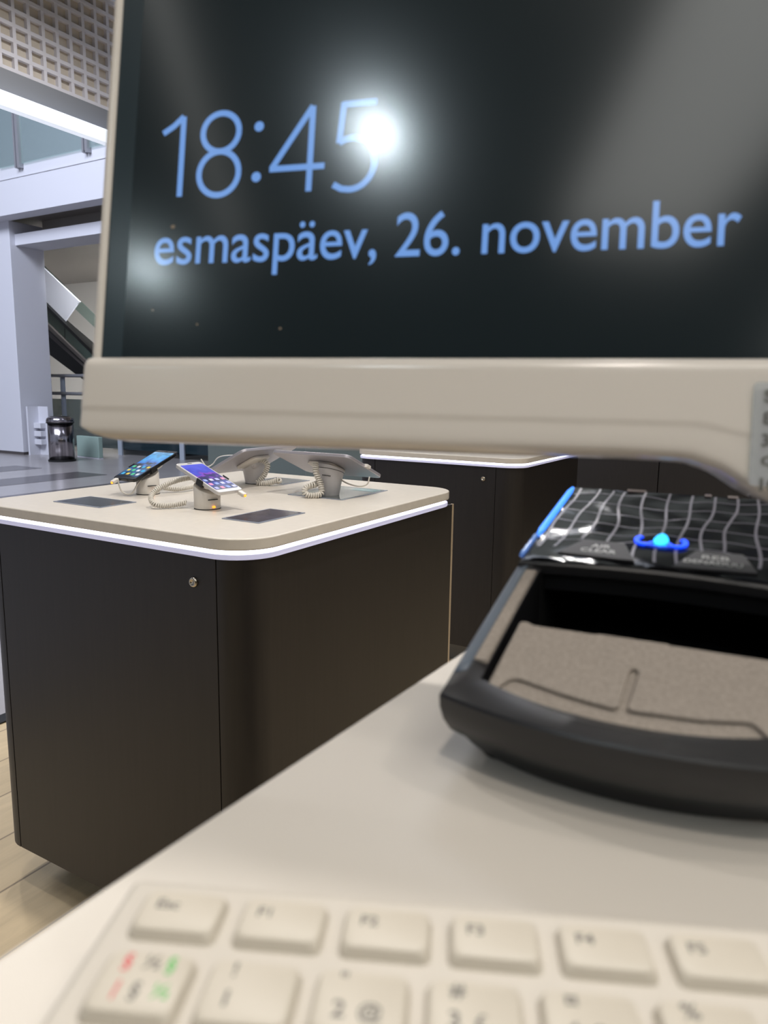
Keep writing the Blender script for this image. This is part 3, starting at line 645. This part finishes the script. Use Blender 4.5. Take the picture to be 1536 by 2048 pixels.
for pts, y in ((out_, 3.0), (out_, -1.0), ([(x * 0.9995 + (0.7 if x < 0 else -0.7), z + (0.7 if z < 50 else -0.7)) for x, z in out_], -2.0), ([(x + (-0.8 if x < 0 else 0.8), z + (-0.8 if z < 50 else 0.8)) for x, z in inn], -2.0), (inn, -1.2), (inn, 1.0)):
    vs.append([(x * S, y * S, z * S) for x, z in pts])
loft(b, vs, False, False); bm_obj('bezel', b, M['monitor'], t, smooth=True)
b = bmesh.new(); box(b, -139.4 * S, (SR + 1.4) * S, -0.3 * S, 0.8 * S, -2 * S, ST * S); scr_b = bm_obj('screen_border', b, M['lcdborder'], t)
b = bmesh.new(); box(b, -129.6 * S, (SR - 8.4) * S, -0.45 * S, -0.3 * S, 0.6 * S, (ST - 10) * S); screen = bm_obj('screen', b, M['lcd'], t)
# chin: lofted section with crease, swelling down towards the middle
def smooth(x): x = max(0, min(1, x)); return x * x * (3 - 2 * x)
def drop_main(x):
    d = abs(x - CX); q = CX - d
    tab = [(-200, 0), (70, 0), (90, -0.6), (101, -4.2), (110.3, -10.4), (116, -12.8), (124, -15.0), (135, -16.0)]
    for (xa, za), (xb, zb) in zip(tab, tab[1:]):
        if q <= xb: return za + (zb - za) * (q - xa) / (xb - xa)
    return -16.0
def drop_crease(x):
    q = CX - abs(x - CX); return -0.9 * max(0, min(1, (q + 144) / 240)) - 3.6 * smooth((q - 90) / 22)
prof = [(1.5, 0.4, 0), (-1.6, 0.3, 0), (-3.6, -0.5, 0), (-4.9, -1.8, 0), (-5.5, -2.9, 0), (-5.7, -3.6, 0), (-5.76, -5.0, 0), (-6.0, -12, 0), (-6.3, -19.8, 1), (-6.33, -21.0, 1), (-5.95, -21.9, 1), (-5.92, -23.0, 1), (-6.0, -25, 2), (-6.1, -28.6, 3), (-5.9, -30.2, 3), (-5.2, -31.5, 3), (-3.6, -32.6, 3), (-1.2, -33.2, 3), (1.5, -33.4, 3), (9.0, -33.2, 3), (22, -31.5, 3), (24, -25, 0)]
xs = [-144.9, -144.7, -144.2, -143.4, -142.2, -140.4, -138, -134, -129, -120] + [(-110 + 10 * k) for k in range(17)] + [55 + 3.0 * k for k in range(27)]
xs = [x for x in xs if x <= CX]; xs = sorted(set(xs + [CX])); xs = xs + [2 * CX - x for x in reversed(xs[:-1])]
b = bmesh.new(); rings = []
for x in xs:
    q = CX - abs(x - CX); e = q + 144.9                # distance from the end
    zmin = -27.5 - 5.9 * math.sin(min(1, (e / 16)) * math.pi / 2) ** 0.8
    yk = min(1.0, 0.35 + 0.65 * math.sqrt(max(0, 1 - (1 - min(1, e / 3.0)) ** 2)))
    ztopc = 0.0 if e > 2.0 else -1.0 * (1 - e / 2.0)
    ring = []
    for (y, z, k) in prof:
        dz = (0, drop_crease(x), drop_crease(x) * 0.5 + drop_main(x) * 0.5, drop_main(x))[k]
        zz = z + dz
        if q < -100: zz = max(zz, zmin)
        zz += ztopc if k == 0 and z > -5 else 0
        ring.append((x * S, (y * yk if y < 0 else y) * S, zz * S))
    rings.append(ring)
loft(b, rings); chin = bm_obj('chin', b, M['monitor'], t, smooth=True)
md = chin.modifiers.new('e', 'EDGE_SPLIT'); md.split_angle = R(60)
# sticker with part of a printed list
b = bmesh.new(); prism(b, rrect(108.2, 150, -42.0, -8.6, 1.5, 4), -7.35, -7.15, lambda x, y, z: (x * S, z * S, y * S)); stk = bm_obj('sticker', b, M['sticker'], t)
for i, s_ in enumerate(['S/N 21', '8 GB', '30 W', 'G(2)', '10 H']):
    zz = -15.2 - 7.1 * i; h_ = 4.3
    text_mesh('sticker_text', s_, 1, M['lgrey'], stk, lambda x, y, z, zz=zz: ((111.4 + x) * S, (-7.40 - z) * S, (zz + y) * S), 0.05, fit=(len(s_) * 2.9, h_), offset=0.03)
# clock and date
to = lambda x, y, z: (x * S, (-0.50 - z * 0.1) * S, y * S)
b = bmesh.new(); WD = 2.4
ribbon(b, [(-116.6, 92.6), (-112, 95.2), (-107.6, 98.9)], WD, 0.06, to); ribbon(b, [(-107.6, 98.9), (-107.6, 66.2)], WD, 0.06, to)
ribbon(b, arc(-90.6, 91.2, 7.9, 7.7, 0, 360, 40), WD, 0.06, to); ribbon(b, arc(-90.6, 74.7, 8.7, 8.8, 0, 360, 40), WD, 0.07, to)
for yy in (92.3, 72.2):
    prism(b, arc(-74.1, yy, 2.0, 2.0, 0, 345, 23), 0, 0.06, to)
ribbon(b, [(-51.8, 65.3), (-51.8, 98.6)], WD, 0.06, to); ribbon(b, [(-51.8, 98.6), (-67.8, 74.9)], WD, 0.07, to); ribbon(b, [(-68.6, 74.9), (-45.8, 74.9)], WD, 0.08, to)
ribbon(b, [(-26.2, 98.1), (-39.7, 98.1)], WD, 0.06, to); ribbon(b, [(-39.2, 98.9), (-40.3, 83.2)], WD, 0.07, to)
ribbon(b, [(-40.3, 83.4), (-37.5, 84.6), (-35, 84.9)] + arc(-35.2, 75.0, 9.4, 9.9, 88, -92, 30) + [(-38.5, 65.5), (-41.8, 67.3)], WD, 0.08, to)
bmesh.ops.recalc_face_normals(b, faces=b.faces)
bm_obj('clock_digits', b, M['lcdtext'], screen)
text_mesh('date_text', 'esmaspäev, 26. november', 1, M['lcdtext'], screen, lambda x, y, z: ((-117.3 + x) * S, (-0.50 - z) * S, (38.7 + y) * S), 0.005, fit=(220.5, 16.4, 0), offset=0.005)
# specks and a dried smear on the glass
b = bmesh.new()
for (x, y, r_) in ((-109.6, 54.0, 0.9), (-116.5, 20, 0.35), (-60, 12, 0.5), (-96, 14, 0.4)):
    prism(b, arc(x, y, r_, r_ * 0.8, 0, 330, 11), 0, 0.08, to)
bm_obj('dried_specks', b, mat('dried_spot', srgb(150, 132, 112), 0.8), screen)
# stand behind
b = bmesh.new(); box(b, 0.21, 0.27, 0.035, 0.062, 0.02, 0.20); bm_obj('neck', b, M['monitor'], t, bevel=0.006)
fz = (DZ - CAMZ - 0.0121)
inv = t.matrix_world.inverted()
b = bmesh.new()
c0 = Vector((0.315, 0.44, 0))
prism(b, [(c0.x + x, c0.y + y) for x, y in rrect(-0.09, 0.09, -0.07, 0.07, 0.02, 5)], DZ, DZ + 0.012)
prism(b, [(c0.x + x, c0.y + y) for x, y in rrect(-0.03, 0.03, -0.015, 0.015, 0.01, 4)], DZ + 0.012, DZ + 0.22)
for v in b.verts: v.co = inv @ v.co
bm_obj('foot', b, M['monitor'], t)
b = bmesh.new(); tube(b, [inv @ Vector((0.315, 0.44, DZ + 0.20)), inv @ Vector((0.29, 0.34, DZ + 0.21))], 0.02, 12); bm_obj('hinge', b, M['monitor'], t, smooth=True)

# ------------------------------------------------------------------ hooded scanner
t = thing('hooded_scanner', Vector((0.0281, 0.2145, DZ)), -25, 'black hooded scanner with glossy gridded top and blue lights on the white desk', 'scanner')
def zt(y):                                             # height of the side wall's top edge
    if y < -12.5: return 24.3
    if y < 42: return 24.3 + (y + 12.5) * 0.247
    if y < 73: return 37.8 + (y - 42) * 0.24
    return 45.2 + (y - 73) * 0.155
YB = 176.0
def outline(xl, yl, bulge, yb=YB, nf=28, ns=16):
    xr = 91 - xl; c = 45.5; hw = c - xl; P = []
    for k in range(ns): P.append((xl, yb + (yl - yb) * k / ns))
    for k in range(nf + 1):
        u_ = k / nf; x = xl + (xr - xl) * u_; e = 1 - abs((x - c) / hw) ** 2.2; P.append((x, yl - bulge * e))
    for k in range(1, ns + 1): P.append((xr, yl + (yb - yl) * k / ns))
    return P
def ring(xl, yl, bulge, zf, yb=YB, nf=28): return [(x * S, y * S, zf(y) * S) for x, y in outline(xl, yl, bulge, yb, nf)]
b = bmesh.new()
rg = [ring(5, 2, 9.5, lambda y: 0.6, YB - 6), ring(0.5, -0.5, 9.5, lambda y: 4.5, YB - 3), ring(-1.5, -2.5, 10, lambda y: 7.5, YB - 1), ring(-4.2, -7.5, 10.5, lambda y: 11.0), ring(-5.5, -10.5, 10.5, lambda y: 15.5),
      ring(-6.1, -12.2, 10.5, lambda y: 19.8 + max(0, zt(y) - 24.3) * 0.6), ring(-6.2, -12.6, 10.5, lambda y: zt(y) - 0.9), ring(-5.8, -12.2, 10.3, lambda y: zt(y))]
loft(b, rg, True, False)
body_ = bm_obj('body', b, M['blackpl'], t, smooth=True); md = body_.modifiers.new('e', 'EDGE_SPLIT'); md.split_angle = R(28)
b = bmesh.new()                                        # rim top, inner wall and floor of the tray
rg = [ring(-5.8, -12.2, 10.3, lambda y: zt(y)), ring(-0.6, -8.2, 8.6, lambda y: zt(y) + 1.6), ring(3.6, -3.4, 8.6, lambda y: zt(y) + 0.6), ring(3.9, -3.0, 8.6, lambda y: 13.0)]
loft(b, rg, False, True)
rim = bm_obj('rim', b, M['blackpl'], t, smooth=True); md = rim.modifiers.new('e', 'EDGE_SPLIT'); md.split_angle = R(24)
# satin side cheek with the blue light's cast in its colour, taupe arm strip
for s_ in (0, 1):
    fx = (lambda x: x) if s_ == 0 else (lambda x: 91 - x)
    b = bmesh.new(); n = 16; va = []
    for k in range(n + 1):
        y = -2 + 74 * k / n; va.append([(fx(-6.0) * S, y * S, (zt(y) - 0.2) * S), (fx(-5.4) * S, y * S, (zt(y) + 0.5) * S), (fx(-1.6) * S, (y + 0.5) * S, (zt(y) + 1.9) * S), (fx(-1.2) * S, (y + 0.5) * S, (zt(y) + 1.2) * S)])
    loft(b, va); bm_obj('side_cheek', b, M['cheekblue'], t, smooth=True)
    b = bmesh.new(); va = []
    for k in range(n + 1):
        y = 4 + 62 * k / n; z = zt(y) + 1.9; va.append([(fx(-1.0) * S, y * S, z * S), (fx(2.9) * S, y * S, (z + 0.2) * S), (fx(3.3) * S, y * S, (z - 1.0) * S), (fx(-0.8) * S, y * S, (z - 1.0) * S)])
    loft(b, va); bm_obj('arm_strip', b, M['felt'], t, smooth=False)
# taupe hand plate: base sheet and thicker upper sheet with the centre slot
sp = 0.377
pl = lambda x, y, z: (x * S, (y - z * 0.35) * S, (24.0 + (y + 7) * sp + z * 0.94) * S)
def front(x): return -12.6 + 6.0 * abs((x - 45.0) / 36.5) ** 2.0
base = [(x, front(x)) for x in [8.7 + (82 - 8.7) * k / 24 for k in range(25)]] + [(84.2, -4.0), (84.0, 25.0), (7.2, 25.0), (5.6, -4.0)]
b = bmesh.new(); prism(b, base, -1.6, 0, pl); plate = bm_obj('hand_plate', b, M['felt'], t)
upper = [(6.2, -3.6), (8.7, -6.0), (11.9, -0.6), (13.4, 0.3), (15.5, 0.1), (27.3, -2.4), (35, -3.6), (42.3, -4.4), (43.4, -4.0), (43.9, -3.0), (44.5, 10.8), (45.0, 12.1), (45.7, 12.6), (46.5, 12.1), (47.0, 11), (46.0, -3.0), (46.3, -3.7), (47.2, -4.1), (56, -3.4), (64.7, -2.8), (76.0, -0.6), (77.4, -0.7), (78.2, -1.6), (82.2, -6.0), (84.0, -3.6), (83.8, 24.6), (60, 24.9), (54.5, 24.9), (54, 25.4), (33, 25.4), (32.4, 24.9), (12.5, 24.9), (10, 26.2), (7.6, 25.6)]
b = bmesh.new(); prism(b, upper, 0.0, 1.5, pl); bm_obj('raised_plate', b, M['felt'], plate, bevel=0.0011, seg=3, angle=60)
# hood
gz = lambda y: 47.0 + (y - 65) * 0.164
def hood_out(i=0):
    P = [(-5.2 + i, YB - i), (-5.2 + i, 70 + i)]
    for k in range(1, 20): x = -5.2 + i + (101.4 - 2 * i) * k / 20; P.append((x, 70 + i + 4.0 * math.sin(math.pi * k / 20)))
    P += [(96.2 - i, 70 + i), (96.2 - i, YB - i)]
    return P
b = bmesh.new()
rg = [[(x * S, (y + 3.5 if y < 90 else y) * S, (gz(y) - 12) * S) for x, y in hood_out(1)], [(x * S, (y + 3.0 if y < 90 else y) * S, (gz(y) - 6.5) * S) for x, y in hood_out(0.4)], [(x * S, (y + 0.3 if y < 90 else y) * S, (gz(y) - 4.6) * S) for x, y in hood_out(0)], [(x * S, y * S, (gz(y) - 1.2) * S) for x, y in hood_out(0)], [(x * S, y * S, (gz(y) - 0.2) * S) for x, y in hood_out(0.9)]]
loft(b, rg); hood = bm_obj('hood', b, M['blackpl'], t, smooth=True); md = hood.modifiers.new('e', 'EDGE_SPLIT'); md.split_angle = R(30)
b = bmesh.new()                                        # side and back walls of the hood, open to the front
for (x0, x1, y0, y1) in ((-5.0, 4.0, 72, YB - 1), (87.0, 96.0, 72, YB - 1), (4.0, 87.0, YB - 30, YB - 1)):
    v = []
    for (x, y) in ((x0, y0), (x1, y0), (x1, y1), (x0, y1)): v.append((b.verts.new((x * S, y * S, 0.012)), b.verts.new((x * S, y * S, (gz(y) - 3.0) * S))))
    b.faces.new([q[0] for q in v][::-1]); b.faces.new([q[1] for q in v])
    for k in range(4): b.faces.new((v[k][0], v[(k + 1) % 4][0], v[(k + 1) % 4][1], v[k][1]))
bm_obj('inner_walls', b, M['blackmat'], t)
b = bmesh.new(); gl = lambda x, y, z: (x * S, y * S, (gz(y) + z) * S)
nx, ny = 60, 60; gr = []
for j in range(ny + 1):
    row = []
    for i in range(nx + 1):
        x = -3.4 + 97.8 * i / nx; y0 = 71.4 + 4.0 * math.sin(math.pi * i / nx); y = y0 + (YB - 2 - y0) * j / ny
        wv = 0.35 * math.sin(x * 0.21 + math.sin(y * 0.09) * 1.7) * math.sin(y * 0.11 + x * 0.05) if 0 < j < ny and 0 < i < nx else 0
        row.append(b.verts.new(gl(x, y, 0.25 + wv)))
    gr.append(row)
for j in range(ny):
    for i in range(nx): b.faces.new((gr[j][i], gr[j][i + 1], gr[j + 1][i + 1], gr[j + 1][i]))
film = bm_obj('glossy_film', b, M['gloss'], t, smooth=True)
def wz(x, y): return 0.25 + 0.35 * math.sin(x * 0.21 + math.sin(y * 0.09) * 1.7) * math.sin(y * 0.11 + x * 0.05)
def flat_path(bm, pts, wd, lift=0.12):
    for (xa, ya), (xb, yb_) in zip(pts, pts[1:]):
        d_ = Vector((xb - xa, yb_ - ya)); n_ = Vector((-d_.y, d_.x)).normalized() * wd / 2
        q = [(xa + n_.x, ya + n_.y), (xb + n_.x, yb_ + n_.y), (xb - n_.x, yb_ - n_.y), (xa - n_.x, ya - n_.y)]
        lo = [bm.verts.new(gl(x, y, wz(x, y) - 0.2)) for x, y in q]; hi = [bm.verts.new(gl(x, y, wz(x, y) + lift)) for x, y in q]
        bm.faces.new(hi); bm.faces.new(lo[::-1])
        for k in range(4): bm.faces.new((lo[k], lo[(k + 1) % 4], hi[(k + 1) % 4], hi[k]))
b = bmesh.new()
for c_, (xb, xf, yf) in enumerate([(-0.5, -2, 86), (8.9, 5, 88), (15.5, 14.5, 100), (20.8, 25.0, 99), (30.9, 36.2, 83), (42.3, 44.0, 81), (52.6, 51.0, 82), (62.6, 58.5, 97), (72.1, 66.5, 99), (80.3, 79.0, 86), (88.5, 89, 84)]):
    pts = []
    for k in range(29):
        u_ = k / 28; y = YB - 3 + (yf - YB + 3) * u_; x = xb + (xf - xb) * smooth(u_) + 0.9 * math.sin(u_ * 9 + c_ * 0.7) * (0.3 + u_)
        pts.append((x, y))
    flat_path(b, pts, 1.15)
for r_, y0 in enumerate([164, 149, 135, 122, 110, 99.5]):
    pts = [(x, y0 + 2.2 * math.sin(x * 0.09 + r_ * 0.8) + 0.9 * math.sin(x * 0.23 + r_)) for x in [-2.5 + 95 * k / 40 for k in range(41)]]
    flat_path(b, pts, 0.75)
bm_obj('grey_grid_print', b, M['greyline'], film)
for (P, nm) in (([(7.5, 80.5), (15.0, 98), (31, 97.4), (37.2, 79.4)], 'left_button'), ([(50.2, 77.6), (57.6, 96.7), (74.3, 97.1), (79.0, 79.6)], 'right_button')):
    b = bmesh.new(); prism(b, P, 0.1, 1.1, gl); bt = bm_obj(nm, b, mat('button_dark', srgb(34, 33, 37), 0.5), film, bevel=0.0003, seg=2)
    lines = (('AIR', 19.0, 89.2, 7.5), ('CLEAR', 15.8, 84.0, 13.5)) if nm[0] == 'l' else (('REB', 60.0, 88.4, 9.5), ('DENADUU', 54.0, 83.0, 20))
    for (s_, x0, y0, wd_) in lines:
        text_mesh('button_text', s_, 1, M['label'], bt, lambda x, y, z, x0=x0, y0=y0: gl(x0 + x, y0 + y, 1.1 + z), 0.12, fit=(wd_, 3.6), offset=0.01)
# blue three-lobed light
b = bmesh.new(); prism(b, [(44.2 + 2.9 * math.sin(a_) * (1 - 0.25 * math.cos(a_)), 105.2 + 6.8 * math.cos(a_)) for a_ in [2 * math.pi * k / 24 for k in range(24)]], 0.2, 1.5, gl); bm_obj('indicator_core', b, M['bluecore'], film, bevel=0.0004, seg=2)
for s_ in (-1, 1):
    b = bmesh.new(); P = arc(44.2 + s_ * 6.0, 103.3, 3.3, 4.6, 90 - s_ * 30, 90 - s_ * 250, 20)
    ribbon(b, P, 2.0, 0.8, lambda x, y, z: gl(x, y, 0.5 + z)); bm_obj('indicator_lobe', b, M['cyanblue'], film)
b = bmesh.new(); ribbon(b, [(38.5, 98.6), (44.2, 97.0), (50, 98.6)], 1.4, 0.6, lambda x, y, z: gl(x, y, 0.5 + z)); bm_obj('indicator_base', b, mat('blue_dim', (0.0, 0.02, 0.3, 1), 0.3, emit=(0.01, 0.06, 0.8, 1), es=0.5), film)
b = bmesh.new(); tube(b, [gl(-4.6, 98 + (172 - 98) * k / 10, 0.4) for k in range(11)], [0.0007] + [0.0015] * 9 + [0.0008], 10); bm_obj('blue_light_guide', b, M['cyanblue2'], t, smooth=True)
b = bmesh.new(); tube(b, [gl(-5.0, 74 + 24 * k / 8 + 0, 0.5 + 0.5 * (k % 2)) for k in range(9)], 0.0010, 8); bm_obj('clear_film_edge', b, mat('clear_crinkle_glow', srgb(120, 150, 190), 0.08, emit=(0.05, 0.2, 0.8, 1), es=0.25), t, smooth=True)  # blue glow painted into the clear film edge
# glints put in as small chrome pieces along the film's rear edge
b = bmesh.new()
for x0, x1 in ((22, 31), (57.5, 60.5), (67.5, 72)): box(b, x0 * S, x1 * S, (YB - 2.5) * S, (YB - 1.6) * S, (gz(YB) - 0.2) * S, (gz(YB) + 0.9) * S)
bm_obj('crimped_glint', b, M['chrome'], film)
for (x, y) in ((8, 6), (83, 6), (8, 165), (83, 165)):
    b = bmesh.new(); lathe(b, [(5 * S, 0), (5.6 * S, 0.6 * S), (5.4 * S, 1.6 * S), (4 * S, 2 * S)], 20, (x * S, y * S)); bm_obj('rubber_foot', b, M['rubber'], t, smooth=True)

# ------------------------------------------------------------------ keyboard
KO = Vector((-0.0410, 0.1202, DZ))
t = thing('keyboard', KO, -5.6, 'ivory computer keyboard lying at the front edge of the white desk', 'keyboard')
b = bmesh.new(); prof_ = [(-58, 0), (14.0, 0), (13.6, 10), (10.6, 16.5), (-56, 16.0), (-58, 8)]
va = [[(x * S, y * S, z * S) for y, z in prof_] for x in (-8.7, 290)]
loft(b, va); bm_obj('case', b, M['kbcase'], t, bevel=0.0022, seg=4)
def key(x0, x1, y0, y1, legends, zt_=18.5, zb=15.8, fl=1.8):
    b = bmesh.new(); rings = []
    for e, z, r_ in ((0.55, zb, 1.6), (0.45, zb + 1.0, 1.6), (0.15, zt_ - 1.0, 1.7), (0.0, zt_ - 0.35, 1.8), (-0.45, zt_, 1.5)):
        rings.append([(x * S, y * S, z * S) for x, y in rrect(x0 - e, x1 + e, y0 - e * fl, y1 + e * 0.6, r_, 5)])
    loft(b, rings); k = bm_obj('key', b, M['keycap'], t, smooth=True); md = k.modifiers.new('e', 'EDGE_SPLIT'); md.split_angle = R(40)
    for (s_, lx, ly, sz, mm) in legends:
        text_mesh('key_legend', s_, sz * 1.38 * S, M[mm], k, lambda x, y, z: ((lx) * S + x, ly * S + y, zt_ * S + z), 0.00005, offset=0.012)
names = ['Esc'] + ['F%d' % i for i in range(1, 13)]
for i, nme in enumerate(names):
    x0 = -2.6 + 18.9 * i; key(x0, x0 + 15.0, -4.8, 4.8, [(nme, x0 + 2.6, 0.1, 2.5, 'lgrey')])
row = [('§', '½'), ('!', '1'), ('"', '2', '@'), ('#', '3', '£'), ('¤', '4', '$'), ('%', '5', '€'), ('&', '6'), ('/', '7', '{'), ('(', '8', '['), (')', '9', ']'), ('=', '0', '}'), ('?', '+'), ('`', '´')]
for i, r_ in enumerate(row):
    x0 = -2.6 + 17.75 * i
    if i == 0: L_ = [('§', 0.2, -13.8, 2.9, 'lred'), ('½', 3.6, -13.8, 2.9, 'lgrey'), ('§', 7.6, -13.8, 2.9, 'lgreen'), ('|', 1.0, -19.4, 2.9, 'lred'), ('§', 3.8, -19.4, 2.9, 'lgrey'), ('½', 7.2, -19.4, 2.9, 'lgreen')]
    else:
        L_ = [(r_[0], x0 + 3.4, -13.8, 3.0, 'lgrey'), (r_[1], x0 + 3.0, -19.6, 3.2, 'lgrey')]
        if len(r_) > 2: L_.append((r_[2], x0 + 7.0, -19.4, 2.8, 'lgrey'))
    key(x0, x0 + 14.4, -22.2, -10.4, L_)
for i, s_ in enumerate(['Tab', 'Q', 'W', 'E', 'R', 'T', 'Y', 'U', 'I', 'O', 'P', 'Ü']):
    x0 = -2.6 + (17.75 * i + (8 if i else 0)); key(x0, x0 + (22.4 if i == 0 else 14.4), -40.0, -28.2, [(s_, x0 + 3, -33, 3.0, 'lgrey')])
